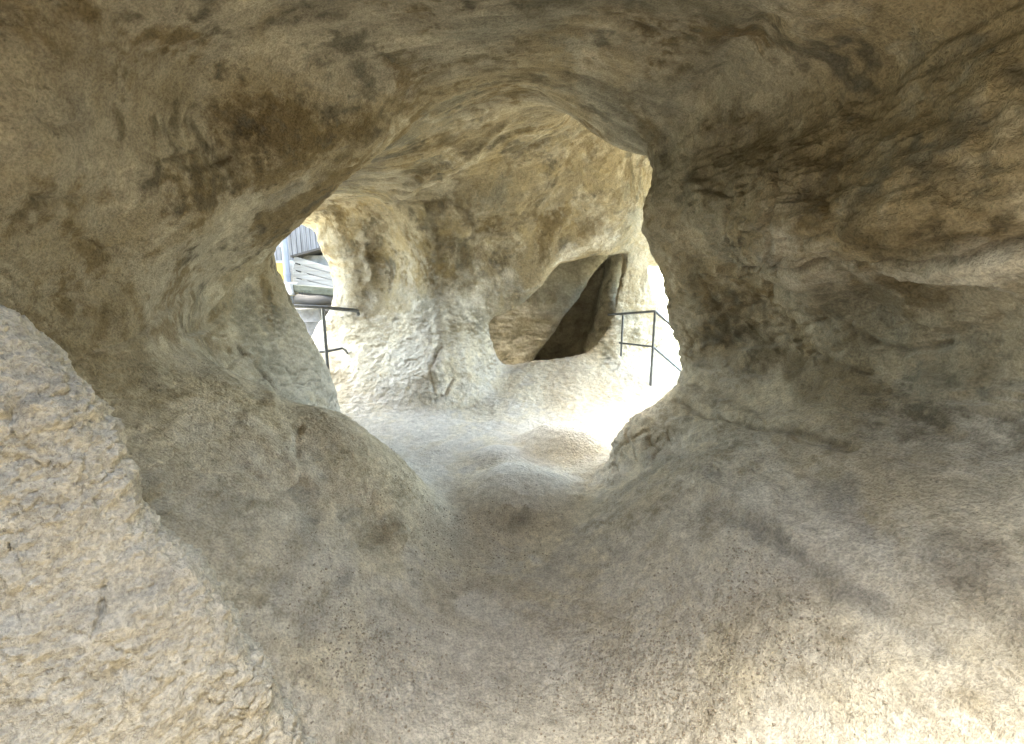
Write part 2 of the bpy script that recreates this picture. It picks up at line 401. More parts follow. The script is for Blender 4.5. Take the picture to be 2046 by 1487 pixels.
disp = (0.030 * wL + 0.042 * wR + 0.018 * wC + 0.016 * wF + 0.034 * wB) * fbm(v, 1.9, 2, 3)
disp += (0.012 * wL + 0.026 * wR + 0.010 * wC + 0.009 * wF + 0.016 * wB) * fbm(bed, 3.6, 3, 11)
disp += (0.010 * wL + 0.018 * wR + 0.004 * wC + 0.006 * wF + 0.012 * wB) * fbm(bed, 7.5, 3, 31, ridged=True) * (0.4 + 0.6 * sstep(-0.2, 0.3, fbm(v, 1.3, 2, 77)))
disp += (0.0045 * wL + 0.006 * wR + 0.003 * wC + 0.005 * wF + 0.005 * wB) * fbm(v, 21, 3, 21, 0.6)
disp += (far * (0.009 * wB * lowz + 0.010 * wF)) * fbm(v, 11, 3, 51, 0.6, ridged=True)
led = (v[:, 2] + 0.18 * v[:, 1] * np.sign(v[:, 0]) + 0.16 * fbm(v, 1.6, 3, 61)) * 4.2
led = led - np.floor(led); led = sstep(0, 0.75, led) - sstep(0.86, 1.0, led)
disp += (0.030 * wL + 0.034 * wR + 0.012 * wB) * (led - 0.5) * sstep(-0.1, 0.35, fbm(v, 0.9, 3, 63)) * (1 - sstep(1.2, 1.9, v[:, 2]))
disp += (0.016 * wR + 0.010 * wL) * fbm(bed, 6.0, 4, 65, 0.6) * sstep(-0.3, 0.3, fbm(v, 0.8, 2, 67))
rk = np.where((wR + 0.8 * wL + 0.6 * wB > 0.15) & in_view(v, 0.5))[0]
vq = (v[rk] + np.c_[fbm(v[rk], 3, 3, 81), fbm(v[rk], 3, 3, 84), fbm(v[rk], 3, 3, 87)] * 0.16) * np.array([1, 1, 1.7])
e1, id1 = worley(vq, 3.0, 91); e2, id2 = worley(vq, 7.5, 95)
amp = (wR + 0.55 * wL * (0.35 + lowz) + 0.4 * wB * lowz)[rk] * (0.35 + 0.65 * sstep(1.2, 2.1, v[rk, 1]))
disp[rk] += amp * (0.038 * (id1 - 0.5) * sstep(0, 0.25, e1) - 0.022 * (1 - sstep(0, 0.10, e1)) * sstep(-0.2, 0.3, fbm(v[rk], 1.5, 2, 99))
                   + 0.020 * (id2 - 0.5) * sstep(0, 0.3, e2)) * sstep(-0.45, 0.25, fbm(v[rk], 1.1, 2, 98))
vis = np.where(in_view(v, 0.4))[0]
vp = v[vis] + np.c_[fbm(v[vis], 14, 2, 701), fbm(v[vis], 14, 2, 703), fbm(v[vis], 14, 2, 705)] * 0.035
e3, id3 = worley(vp * np.array([1, 1, 1.3]), 9.0, 711); e4, id4 = worley(vp, 24.0, 721)
rough = sstep(-0.25, 0.35, fbm(v[vis], 1.7, 3, 731)).astype(f4)
amp = (0.7 * wL + 1.0 * wR + 0.35 * wC + 0.45 * wF + 0.45 * wB)[vis] * (0.30 + 0.9 * rough)
disp[vis] += amp * (0.020 * (id3 - 0.5) * sstep(0, 0.4, e3) + 0.008 * (id4 - 0.5) * sstep(0, 0.4, e4) - 0.004 * (1 - sstep(0, 0.10, e3)))
flow = fbm(v * np.array([0.8, 5.0, 0.8]) + 0.25 * fbm(v, 2, 2, 69)[:, None], 2.4, 4, 71, 0.6)
disp += 0.018 * (wC + 0.4 * wB * far) * flow
disp += -0.028 * crack + 0.055 * swell
inner = sstep(6.2, 6.7, v[:, 1]) * sstep(-1.2, -0.6, v[:, 0])
disp += inner * (0.09 * fbm(v, 1.8, 3, 401) + 0.02 * fbm(v, 6, 3, 404))
v2 = v + nrm * disp[:, None]
nrm2 = vnormals(v2, q)

# ------------------------------------------------------------------ stains and dark patches, with shade of an underside painted in
SOOT_SHADE = [(0.16, 1.0, [(700,365),(735,345),(755,315)]), (0.07, 0.7, [(1430,1005),(1480,1030),(1530,1065)]), (0.06, 1.0, [(1490,1045),(1560,1085),(1620,1140),(1660,1180)]), (0.06, 0.7, [(1560,1060),(1620,1110),(1680,1170)]),  # leading stroke: shade of the underside beyond the left bulge, painted dark
        (0.05, 0.8, [(1640,1165),(1720,1210),(1800,1255),(1870,1300)]), (0.05, 0.5, [(1500,1060),(1580,1120)]), (0.03, 0.7, [(1950,1330),(2030,1400)]),
        (0.14, 0.7, [(1640,970),(1720,1020),(1790,1075)]), (0.10, 0.8, [(1300,880),(1320,930),(1290,950)]), (0.09, 0.6, [(1340,900),(1420,950)]),
        (0.09, 0.9, [(1055,1020),(1040,1045),(1015,1060)]),  # dark grey patch on the front of the large hump
        (0.07, 0.8, [(560,1180),(590,1130),(625,1070),(612,985)]), (0.07, 0.7, [(610,1260),(650,1210),(680,1150)]), (0.05, 0.5, [(555,900),(575,925)]), (0.06, 0.5, [(620,900),(650,930),(640,990)]),
        (0.10, 0.5, [(480,700),(540,760),(600,800)]), (0.14, 0.5, [(350,990),(470,940)]), (0.08, .5, [(670,1130),(650,1190)]),
        (0.22, 0.5, [(420,170),(520,250)]), (0.10, 0.8, [(560,400),(620,360)]), (0.16, 0.6, [(1640,330),(1600,420)]), (0.18, 0.55, [(1560,560),(1500,460),(1700,600)]),
        (0.14, 0.6, [(860,420),(880,500)]), (0.10, .6, [(730,340),(740,370)]), (0.15, 0.5, [(1680,90),(1700,200)]), (0.2, 0.4, [(1240,120),(1300,200)]), (0.12, .7, [(100,230),(150,270)]),  # also deepens the painted shade of that underside
        (0.14, 0.5, [(1960,680),(1900,700)]), (0.12, 0.5, [(1560,860),(1620,900)])]
BROWN = [(0.22, 0.9, [(1440,300),(1500,330),(1560,300)]), (0.14, 0.9, [(1740,470),(1840,490)]), (0.10, 1.0, [(1780,565),(1860,600)]), (0.18, 0.8, [(1520,690),(1620,740),(1720,790)]), (0.12, 0.9, [(1650,760),(1740,790)]),  # also darkens the recess below the right ledge
         (0.18, 0.7, [(1850,1120),(1950,1180),(2030,1260)]), (0.15, 0.5, [(1380,530),(1450,620)]), (0.18, 0.5, [(1720,900),(1850,930)]),
         (0.20, 0.8, [(940,130),(1010,110),(1080,150)]), (0.16, 0.7, [(700,300),(800,200),(870,150)]), (0.25, 0.6, [(240,120),(320,180)]), (0.2, 0.6, [(430,340),(520,320),(600,300)]),  # leading strokes brown the band along the arch lip
         (0.2, 0.5, [(60,60),(150,30)]), (0.2, 0.5, [(1300,60),(1360,120)]), (0.12, 0.8, [(880,270),(930,290)]), (0.2, 0.4, [(850,330),(820,300)]),
         (0.12, 0.7, [(690,400),(640,470)]), (0.10, 0.6, [(880,580),(850,540)]), (0.2, 0.6, [(250,640),(180,690)]), (0.25, .4, [(1500,1230),(1600,1160)]), (0.10, .6, [(740,1080),(790,1060)])]
PALE = [(0.30, 0.8, [(1440,960),(1540,1010),(1650,1100)]), (0.25, 0.6, [(1650,1150),(1850,1210)]), (0.30, 0.5, [(450,870),(550,900)]), (0.2, 0.6, [(640,1180),(600,1040)]), (0.25, 0.5, [(2000,900),(1900,880)]),
        (0.2, 0.8, [(1050,940),(1100,960)]), (0.14, 0.6, [(980,900),(1010,905)]), (0.3, 0.6, [(900,1400),(1000,1350)]), (0.08, 0.9, [(960,1210),(985,1230)]), (0.04, 0.9, [(1060,1115),(1070,1120)]), (0.2, 0.6, [(1550,1430),(1700,1440)]),
        (0.10, 0.8, [(1860,545),(2000,520)]), (0.10, 0.5, [(720,470),(740,600)]), (0.2, 0.5, [(1590,520),(1680,520)]), (0.3, .5, [(850,640),(1000,560)]), (0.16, 0.5, [(1120,520),(1230,470)])]

soot_shade, brown, pale = lines(SOOT_SHADE, 0.16), lines(BROWN, 0.22), lines(PALE, 0.22)
def mineral(v, up, crack, soot_shade, brown, pale, sandy, yellow, flow=0.0, chamber=0.0):
    """stone colour: ochre, iron, lime bloom, ledge dust, stains, painted shade and chamber brightness"""
    wq = v + np.c_[fbm(v, 1.7, 2, 101), fbm(v, 1.7, 2, 111), fbm(v, 1.7, 2, 121)] * 0.22
    n1 = fbm(wq, 0.9, 4, 131, 0.6); n2 = fbm(wq, 2.3, 4, 141, 0.62); n3 = fbm(wq, 5.5, 4, 151, 0.65); n4 = fbm(v, 22, 3, 161, 0.65)
    st = fbm(wq * np.array([2.2, 2.2, 0.6]), 3.0, 4, 171, 0.62)
    C = lambda *c: np.array(c)
    def mx(c, k, m): m = np.clip(m, 0, 1)[:, None]; return c + (np.asarray(k) - c) * m
    c = C(0.335, 0.285, 0.195) + np.zeros((len(v), 3))
    c = mx(c, C(0.385, 0.35, 0.28), sstep(-0.25, 0.3, n1 + 0.35 * n3))
    c = mx(c, C(0.165, 0.122, 0.062), 0.85 * sstep(0.05, 0.45, n2 + 0.4 * n4))
    c = mx(c, C(0.50, 0.455, 0.36), 0.8 * sstep(0.05, 0.45, n3 * 0.8 - n2 * 0.5 + 0.35 * n4))
    c = mx(c, C(0.095, 0.087, 0.068), 0.75 * sstep(0.12, 0.5, fbm(wq, 3.1, 4, 181, 0.66) + 0.35 * n4))
    c = mx(c, C(0.22, 0.22, 0.185), 0.55 * sstep(0.12, 0.45, fbm(wq, 1.5, 3, 191, 0.6) + 0.3 * n4))
    c = mx(c, C(0.37, 0.30, 0.17), 0.45 * yellow * sstep(0.0, 0.5, st + 0.3 * n2 + 0.2 * n4))
    c = mx(c, C(0.15, 0.115, 0.065), 0.6 * yellow * sstep(0.1, 0.5, -st + 0.4 * n3))
    n4 = n4 * 0.55
    dn = up * 0.72 + (1.15 - v[:, 2]) * (0.38 + 0.30 * sstep(3.2, 4.4, v[:, 1])) - 0.10 * (1 - sstep(2.5, 3.6, v[:, 1])) + n3 * 0.45 + n4 * 0.35 + n2 * 0.3  # dust laid thicker in the chamber, brightening it through colour
    dust = sstep(0.0, 0.85, dn)
    lime = C(0.62, 0.565, 0.445) + np.zeros((len(v), 3)); lime = mx(lime, C(0.62, 0.585, 0.51), sstep(-0.2, 0.3, n1 - n3)); lime = mx(lime, C(0.39, 0.35, 0.27), 0.75 * sstep(0.05, 0.5, n3 * 0.8 + n2 * 0.6) * (1 - 0.7 * sstep(3.0, 4.2, v[:, 1]))); lime = lime * (1 + 0.3 * n4 + 0.14 * n3)[:, None]
    c = c + (lime - c) * (0.9 * dust)[:, None]
    c = mx(c, C(0.54, 0.49, 0.415), 0.4 * sandy * sstep(-0.1, 0.35, n2 + 0.4 * n3))
    c = mx(c, C(0.66, 0.635, 0.575), 0.85 * sstep(0.05, 0.9, pale + 0.5 * n3 + 0.35 * n4) * sstep(0.02, 0.3, pale))
    c = mx(c, C(0.12, 0.09, 0.046), 0.75 * sstep(0.05, 1.1, brown + 0.55 * n3 + 0.7 * n4) * sstep(0.02, 0.5, brown))
    c = mx(c, C(0.16, 0.153, 0.14), 0.6 * sstep(0.05, 1.2, soot_shade + 0.55 * n3 + 1.0 * n4 + 0.35 * st) * sstep(0.02, 0.6, soot_shade))
    c = mx(c, C(0.10, 0.08, 0.055), 0.5 * sstep(0.3, 1.1, crack))
    c = c * (1 + 0.55 * flow + 0.10 * chamber * dust)[:, None] if np.ndim(flow) else c  # chamber dust painted paler, standing in for the stronger light there
    c = mx(c, C(0.40, 0.38, 0.31) * (1 + 0.5 * n3 + 0.3 * n4)[:, None], 0.92 * sstep(6.2, 6.6, v[:, 1]))
    return c * (1 + 0.20 * n4 + 0.08 * fbm(v, 45, 1, 201))[:, None]
mm = np.zeros(len(v), f4)
for m_ in MOUNDS: mm = np.maximum(mm, bump(v[:, 0], v[:, 1], m_[0], m_[1], 1.0, m_[3] * 1.05, m_[4] * 1.05, 4).astype(f4))
pale = np.maximum(pale, 0.8 * mm * wF)
TINT = mineral(v, nrm2[:, 2], crack_c, soot_shade, brown, pale, wF * (1 - far * 0.5) * (1 - 0.9 * mm), far * np.clip(wB + wC, 0, 1) * sstep(0.3, 1.3, v[:, 2]), flow * (wC + 0.4 * wB), far)

GRIT = wF * sstep(0.0, 0.4, fbm(v, 1.4, 3, 301)) * (1 - 0.5 * far)
#MATERIALS
class NT:
    """small helper to write shader nodes as expressions"""
    def __init__(s, name):
        s.m = bpy.data.materials.new(name); s.m.use_nodes = True; s.t = s.m.node_tree; s.b = s.t.nodes['Principled BSDF']
    def new(s, typ, **kw):
        n = s.t.nodes.new(typ)
        for k, val in kw.items(): setattr(n, k, val)
        return n
    def put(s, sock, val):
        if isinstance(val, bpy.types.NodeSocket): s.t.links.new(val, sock)
        elif val is not None:
            if hasattr(sock.default_value, '__len__') and not hasattr(val, '__len__'): val = (val,) * len(sock.default_value)
            if hasattr(sock.default_value, '__len__') and len(sock.default_value) == 4 and len(val) == 3: val = (*val, 1)
            sock.default_value = val
    def math(s, op, a, b=None, c=None, clamp=False):
        n = s.new('ShaderNodeMath', operation=op, use_clamp=clamp)
        for i, x in enumerate((a, b, c)):
            if x is not None: s.put(n.inputs[i], x)
        return n.outputs[0]
    def mix(s, f, a, b, blend='MIX'):
        n = s.new('ShaderNodeMix', data_type='RGBA', blend_type=blend)
        s.put(n.inputs[0], f); s.put(n.inputs[6], a); s.put(n.inputs[7], b); return n.outputs[2]
    def noise(s, vec, scale, detail=4, rough=0.55, dist=0.0):
        n = s.new('ShaderNodeTexNoise'); s.put(n.inputs['Vector'], vec)
        n.inputs['Scale'].default_value = scale; n.inputs['Detail'].default_value = detail
        n.inputs['Roughness'].default_value = rough; n.inputs['Distortion'].default_value = dist
        return n.outputs[0]
    def ramp(s, x, a, b):
        n = s.new('ShaderNodeMapRange', interpolation_type='SMOOTHSTEP'); s.put(n.inputs[0], x)
        n.inputs[1].default_value = a; n.inputs[2].default_value = b; return n.outputs[0]
    def attr(s, name): return s.new('ShaderNodeAttribute', attribute_name=name).outputs['Fac']
    def scale(s, vec, sc_):
        n = s.new('ShaderNodeMapping'); s.put(n.inputs[0], vec); n.inputs['Scale'].default_value = sc_; return n.outputs[0]
def rock_material(name='weathered_sandstone'):
    N = NT(name); P = N.new('ShaderNodeNewGeometry').outputs['Position']
    ta = N.new('ShaderNodeAttribute', attribute_name='tint'); tint = ta.outputs['Color']; grit = ta.outputs['Alpha']
    fin = N.noise(P, 26, 4, 0.68); gr = N.noise(P, 105, 3, 0.72)
    vor = N.new('ShaderNodeTexVoronoi'); N.put(vor.inputs['Vector'], P); vor.inputs['Scale'].default_value = 42
    pit = N.ramp(N.math('MULTIPLY_ADD', N.math('SUBTRACT', gr, 0.5), 0.9, vor.outputs[0]), 0.02, 0.30)
    pitm = N.math('MULTIPLY', N.math('SUBTRACT', 1.0, pit), N.ramp(fin, 0.54, 0.68))
    g = N.math('MULTIPLY_ADD', N.math('SUBTRACT', N.ramp(gr, 0.34, 0.66), 0.55), 0.42, N.math('MULTIPLY_ADD', N.math('SUBTRACT', fin, 0.5), 0.6, 1.0))
    g = N.math('MULTIPLY', g, N.math('MULTIPLY_ADD', pitm, -0.35, 1.0))
    gc = N.new('ShaderNodeVectorMath', operation='SCALE'); N.put(gc.inputs[0], tint); N.put(gc.inputs['Scale'], g)
    N.put(N.b.inputs['Base Color'], gc.outputs[0]); N.b.inputs['Roughness'].default_value = 0.95
    N.b.inputs['Specular IOR Level'].default_value = 0.2
    rm = N.new('ShaderNodeTexNoise', noise_type='RIDGED_MULTIFRACTAL'); N.put(rm.inputs['Vector'], N.scale(P, (1, 1, 1.5)))
    rm.inputs['Scale'].default_value = 15.0; rm.inputs['Detail'].default_value = 5; rm.inputs['Roughness'].default_value = 0.6; rm.inputs['Distortion'].default_value = 0.4
    h = N.math('MULTIPLY_ADD', gr, 0.014, N.math('MULTIPLY', fin, 0.016))
    h = N.math('MULTIPLY_ADD', rm.outputs[0], -0.010, h)
    h = N.math('MULTIPLY_ADD', pitm, -0.007, h)
    h = N.math('MULTIPLY_ADD', N.math('MULTIPLY', vor.outputs[0], grit), -0.017, h)
    bp = N.new('ShaderNodeBump'); bp.inputs['Strength'].default_value = 0.85; bp.inputs['Distance'].default_value = 1.0
    N.put(bp.inputs['Height'], h); N.put(N.b.inputs['Normal'], bp.outputs[0])
    return N.m
ROCK = rock_material()
def plain(name, c, rough=0.6, metal=0.0, c2=None, sc_=(8, 8, 8), bump=0.0, nz=6):
    N = NT(name); tc = N.new('ShaderNodeTexCoord').outputs['Object']
    n = N.noise(N.scale(tc, sc_), 1.0, nz, 0.65)
    N.put(N.b.inputs['Base Color'], N.mix(N.ramp(n, 0.3, 0.7), c, c2 or tuple(x * 0.6 for x in c)))
    N.b.inputs['Roughness'].default_value = rough; N.b.inputs['Metallic'].default_value = metal
    if bump:
        bp = N.new('ShaderNodeBump'); bp.inputs['Distance'].default_value = bump; N.put(bp.inputs['Height'], n); N.put(N.b.inputs['Normal'], bp.outputs[0])
    return N.m

# ------------------------------------------------------------------ regions of the rock as objects
cen = v[q].mean(1)
fields = np.stack([samp(A, cen) for A in (VF, VL, VR, VC, VB)], 1)
lab = fields.argmin(1)
lab[(lab == 4) & (cen[:, 1] > 6.35) & (cen[:, 0] > -0.6) & (cen[:, 0] < 2.2)] = 5
lab[(lab == 4) & (cen[:, 0] > at(1249, 560, 6.1)[0])] = 6
flo = lab == 0
for k, m in enumerate(MOUNDS):
    lab[flo & ((((cen[:, 0] - m[0]) / m[3]) ** 2 + ((cen[:, 1] - m[1]) / m[4]) ** 2) < 0.95)] = 7 + k
G_ROCK = 'rock humps rising from the cave floor'
REG = [('cave_floor', dict(kind='structure')),
       ('rock_wall', dict(label='left cave wall with a dark overhanging bulge above pale ledges', category='rock wall')),
       ('rock_wall', dict(label='right cave wall bulging like a thick pillar, split by a horizontal crack', category='rock wall')),
       ('cave_ceiling', dict(kind='structure')),
       ('rock_column', dict(label='flaring ochre rock column at the back of the chamber, beside the diagonal hole', category='rock column')),
       ('rock_wall', dict(label='yellow-grey rock face with a dark slanting cleft, seen through the diagonal hole', category='rock wall')),
       ('rock_buttress', dict(label='bright whitish rock buttress between the diagonal hole and the blue sky', category='rock')),
       ('rock_hump', dict(label='large bluish-white rock hump with a dark grey patch in the middle of the path', category='rock', group=G_ROCK)),
       ('rock_hump', dict(label='white rough rock hump at the far end of the path, nearest the bright chamber', category='rock', group=G_ROCK)),
       ('rock_hump', dict(label='low flat rock hump between the large hump and the far white hump', category='rock', group=G_ROCK))]
cave_objs = []
for k, (nm, props) in enumerate(REG):
    f = q[lab == k]
    if not len(f): continue
    used, inv = np.unique(f, return_inverse=True)
    cave_objs.append(link(nm, mesh_from(nm, v2[used], inv.reshape(-1, 4), nrm2[used], dict(tint=np.c_[TINT, GRIT][used]), ROCK), **props))

# ------------------------------------------------------------------ loose grit lying on the floor
def gravel():
    pick = np.where((wF > 0.9) & (v2[:, 1] > 0.9) & (v2[:, 1] < 3.0) & (np.abs(v2[:, 0]) < 1.3) & (v2[:, 2] < 0.5))[0]
    den = fbm(v2[pick], 1.6, 3, 311) + 0.9 * bump(v2[pick, 0], v2[pick, 1], 0.62, 1.35, 1, 0.4, 0.45) + 0.5 * bump(v2[pick, 0], v2[pick, 1], -0.6, 1.5, 1, 0.3, 0.4)
    pr = np.clip(den, 0.02, None) ** 2; n = 7000
    k = rng.choice(pick, n, p=pr / pr.sum())
    base = v2[k] + np.c_[rng.uniform(-.008, .008, (n, 2)), np.zeros(n)]
    t = (1 + 5 ** .5) / 2
    ico = np.array([(-1,t,0),(1,t,0),(-1,-t,0),(1,-t,0),(0,-1,t),(0,1,t),(0,-1,-t),(0,1,-t),(t,0,-1),(t,0,1),(-t,0,-1),(-t,0,1)]) / 1.9
    tri = np.array([(0,11,5),(0,5,1),(0,1,7),(0,7,10),(0,10,11),(1,5,9),(5,11,4),(11,10,2),(10,7,6),(7,1,8),(3,9,4),(3,4,2),(3,2,6),(3,6,8),(3,8,9),(4,9,5),(2,4,11),(6,2,10),(8,6,7),(9,8,1)])
    r = 0.0016 + 0.0045 * rng.random(n) ** 3
    V_ = base[:, None] + (ico[None] * rng.uniform(0.6, 1.3, (n, 12, 1)) * np.array([1, 1, 0.7])) * r[:, None, None] + np.array([0, 0, 1]) * (r * 0.3)[:, None, None]
    F = (tri[None] + (np.arange(n) * 12)[:, None, None]).reshape(-1, 3)
    me = bpy.data.meshes.new('gravel'); me.vertices.add(n * 12); me.vertices.foreach_set('co', V_.astype(f4).ravel())
    me.loops.add(F.size); me.loops.foreach_set('vertex_index', F.astype(np.int32).ravel())
    me.polygons.add(len(F)); me.polygons.foreach_set('loop_start', np.arange(0, F.size, 3, dtype=np.int32)); me.update(calc_edges=True)
    me.materials.append(plain('sandstone_grit', (0.46, 0.41, 0.33), 0.9, 0, (0.24, 0.21, 0.17), (70, 70, 70)))
    link('gravel', me, kind='stuff')
gravel()
# ------------------------------------------------------------------ the near rock at the viewer's left elbow
RIDGE = [(-60,600),(0,627),(55,680),(110,760),(165,835),(212,910),(248,1000),(288,1066),(330,1108),(378,1146),(430,1200),(478,1290),(538,1365),(558,1440),(600,1500),(700,1640),(400,1900),(-400,1900),(-500,900)]
YB = 0.95; h2 = 0.02
poly = unproj(RIDGE, YB)
bx = np.arange(-1.9, 0.1, h2); by = np.arange(0.25, 1.25, h2); bz = np.arange(-0.1, 1.9, h2)
BX, BZ = np.meshgrid(bx, bz, indexing='ij')
RIDGE_NEAR = [(-60,600),(0,635),(110,785),(225,990),(350,1150),(478,1310),(560,1445),(600,1500),(700,1640),(400,1900),(-400,1900),(-500,900)]
ps = poly_sdf(poly, BX, BZ)[:, None, :].astype(f4); ps2 = poly_sdf(unproj(RIDGE_NEAR, YB), BX, BZ)[:, None, :].astype(f4)
yy = by[None, :, None]
tt = np.clip((YB - 0.04 - yy) / 0.14, 0, 1).astype(f4); ps = ps * (1 - tt) + ps2 * tt
near = np.where(yy < YB, (np.maximum(YB - yy, 0) / 0.55) ** 1.6 * 0.62, ((yy - YB) / 0.22) ** 2 * 0.3).astype(f4)
Vb = ps + near
Vb = np.pad(Vb, 1, constant_values=1.0)
rv, rq = surface_nets(Vb, (bx[0] - h2, by[0] - h2, bz[0] - h2), h2)
rv = smooth_v(rv, rq, 3)
for _ in range(2):
    rv, rq, _k = subdivide(rv, rq, np.ones(len(rq), bool)); rv = smooth_v(rv, rq, 1)
rn = vnormals(rv, rq)
rd = 0.022 * fbm(rv, 5, 2, 5) + 0.012 * fbm(rv, 13, 3, 15) + 0.012 * fbm(rv, 28, 3, 25, 0.6) + 0.007 * fbm(rv, 60, 3, 35, 0.65)
rb = BVHTree.FromPolygons([tuple(p) for p in rv[:]], [tuple(int(i) for i in f) for f in rq])
rw_ = rv + np.c_[fbm(rv, 20, 2, 505), fbm(rv, 20, 2, 507), fbm(rv, 20, 2, 509)] * 0.02
we1, wi1 = worley(rw_, 11, 511); we2, wi2 = worley(rw_, 30, 515)
rd = rd + (0.030 * (wi1 - 0.5) * sstep(0, 0.35, we1) + 0.016 * (wi2 - 0.5) * sstep(0, 0.35, we2) - 0.006 * (1 - sstep(0, 0.12, we2))) * (0.35 + 0.65 * sstep(-0.3, 0.3, fbm(rv, 4, 2, 521)))
def rline(pts, width):
    P = [rb.ray_cast(Vector(CAM), Vector(ray(*p)).normalized())[0] for p in pts]; P = [np.array(p) for p in P if p is not None]
    d = np.full(len(rv), 9.0)
    w_ = rv + np.c_[fbm(rv, 16, 3, 1), fbm(rv, 16, 3, 2), fbm(rv, 16, 3, 3)] * 0.02
    for a_, b_ in zip(P[:-1], P[1:]):
        e = b_ - a_; r = w_ - a_; t = np.clip((r @ e) / (e @ e + 1e-9), 0, 1)
        d = np.minimum(d, np.linalg.norm(r - t[:, None] * e, axis=1))
    return np.exp(-(d / width) ** 2)
rcr = np.maximum(rline([(215,1170),(205,1230),(175,1290),(160,1325)], 0.0045), rline([(150,930),(170,1000),(165,1060)], 0.005) * 0.5)
rv2 = rv + rn * (rd - 0.018 * rcr)[:, None]
z_ = np.zeros(len(rv), f4)
link('boulder', mesh_from('boulder', rv2, rq, vnormals(rv2, rq), dict(tint=0.25 * mineral(rv, rn[:, 2] * 0.4 + 0.1, rcr * 0.5, z_ + 0.1, z_, z_ + 0.6, z_, z_) + 0.75 * np.array([0.62, 0.60, 0.53]) * (1 + 0.25 * fbm(rv, 30, 3, 45) - 0.2 * rcr)[:, None]), ROCK),
     label='rough grainy grey boulder ridge close up in the bottom left corner', category='boulder')

# ------------------------------------------------------------------ made things: helpers
def tube(path, r, seg=12):
    P = np.array(path, float); n = len(P); rings = []
    T = [(P[min(i + 1, n - 1)] - P[max(i - 1, 0)]) for i in range(n)]
    for i in range(n):
        t = T[i] / np.linalg.norm(T[i]); ref = np.array([0, 0, 1.0]) if abs(t[2]) < 0.9 else np.array([0, 1.0, 0])
        u = np.cross(t, ref); u /= np.linalg.norm(u); w_ = np.cross(u, t)
        if 0 < i < n - 1:
            t0 = (P[i] - P[i - 1]) / np.linalg.norm(P[i] - P[i - 1]); k = 1 / max(0.5, t0 @ t)
        else: k = 1
        rings.append([P[i] + r * k * (math.cos(a) * u + math.sin(a) * w_) if False else P[i] + r * (math.cos(a) * u + math.sin(a) * w_) for a in np.linspace(0, 2 * math.pi, seg, endpoint=False)])
    V_ = [p for R in rings for p in R]; F = []
    for i in range(n - 1):
        for j in range(seg):
            F.append((i * seg + j, i * seg + (j + 1) % seg, (i + 1) * seg + (j + 1) % seg, (i + 1) * seg + j))
    F.append(tuple(range(seg))); F.append(tuple((n - 1) * seg + j for j in reversed(range(seg))))
    return V_, F
def box(c, s, rot=None, wob=0.0):
    c = np.array(c, float); V_ = []
    for dx in (-1, 1):
        for dy in (-1, 1):
            for dz in (-1, 1):
                p = np.array([dx * s[0], dy * s[1], dz * s[2]]) / 2 + rng.normal(0, wob, 3) if wob else np.array([dx * s[0], dy * s[1], dz * s[2]]) / 2
                if rot is not None: p = np.array(rot) @ p
                V_.append(c + p)
    return V_, [(0, 1, 3, 2), (4, 6, 7, 5), (0, 4, 5, 1), (2, 3, 7, 6), (0, 2, 6, 4), (1, 5, 7, 3)]
def join(*shapes):
    V_, F = [], []
    for a_, f_ in shapes:
        o = len(V_); V_ += list(a_); F += [tuple(i + o for i in x) for x in f_]
    return V_, F
def part(name, shape, m, parent=None, smooth=False, bevel=0.0, loc=None, **props):
    V_, F = shape; V_ = np.array(V_, float); off = np.array(parent.location) if parent is not None and parent.type == 'EMPTY' else np.array(loc if loc is not None else (0, 0, 0), float)
    me = bpy.data.meshes.new(name); me.from_pydata([tuple(p - off) for p in V_], [], F); me.update()
    import bmesh
    bm = bmesh.new(); bm.from_mesh(me); bmesh.ops.recalc_face_normals(bm, faces=bm.faces)
    if bevel: bmesh.ops.bevel(bm, geom=bm.edges[:], offset=bevel, segments=2, affect='EDGES', profile=0.6)
    bm.to_mesh(me); bm.free()
    me.materials.append(m)
    if smooth:
        me.polygons.foreach_set('use_smooth', np.ones(len(me.polygons), bool)); me.set_sharp_from_angle(angle=math.radians(40))
    o = bpy.data.objects.new(name, me); COL.objects.link(o)
    if parent is not None: o.parent = parent
    elif loc is not None: o.location = loc
    for k, val in props.items(): o[k] = val
    return o
def empty(name, loc, **props):
    o = bpy.data.objects.new(name, None); COL.objects.link(o); o.location = tuple(loc); o.empty_display_size = 0.1
    for k, val in props.items(): o[k] = val
    return o

STEEL = plain('galvanised_steel', (0.16, 0.17, 0.18), 0.45, 0.6, (0.10, 0.105, 0.11), (30, 30, 30), 0.0008)
# left handrail
YR = 5.3
pb = at(658, 775, YR); pt = at(645, 616, YR); pb[0] = pt[0]; pb[1] = pt[1] = YR
hr = empty('handrail', pb, label='grey steel handrail by the left opening, bending into the rock column', category='handrail')
part('post', tube([pb, pt], 0.021), STEEL, hr, True); part('base_plate', tube([pb + [0, 0, 0.0], pb + [0, 0, 0.015]], 0.06, 18), STEEL, hr, True)
e1 = at(706, 620, YR + 0.12); e2 = at(716, 628, YR + 0.30)
part('top_rail', tube([at(480, 608, YR - 0.05), pt + [0, 0, 0.01], e1, at(714, 622, YR + 0.16), e2], 0.022), STEEL, hr, True)
part('mid_rail', tube([at(480, 706, YR - 0.05), at(651, 703, YR), at(684, 696, YR + 0.06), at(690, 700, YR + 0.14), at(694, 706, YR + 0.3)], 0.015), STEEL, hr, True)
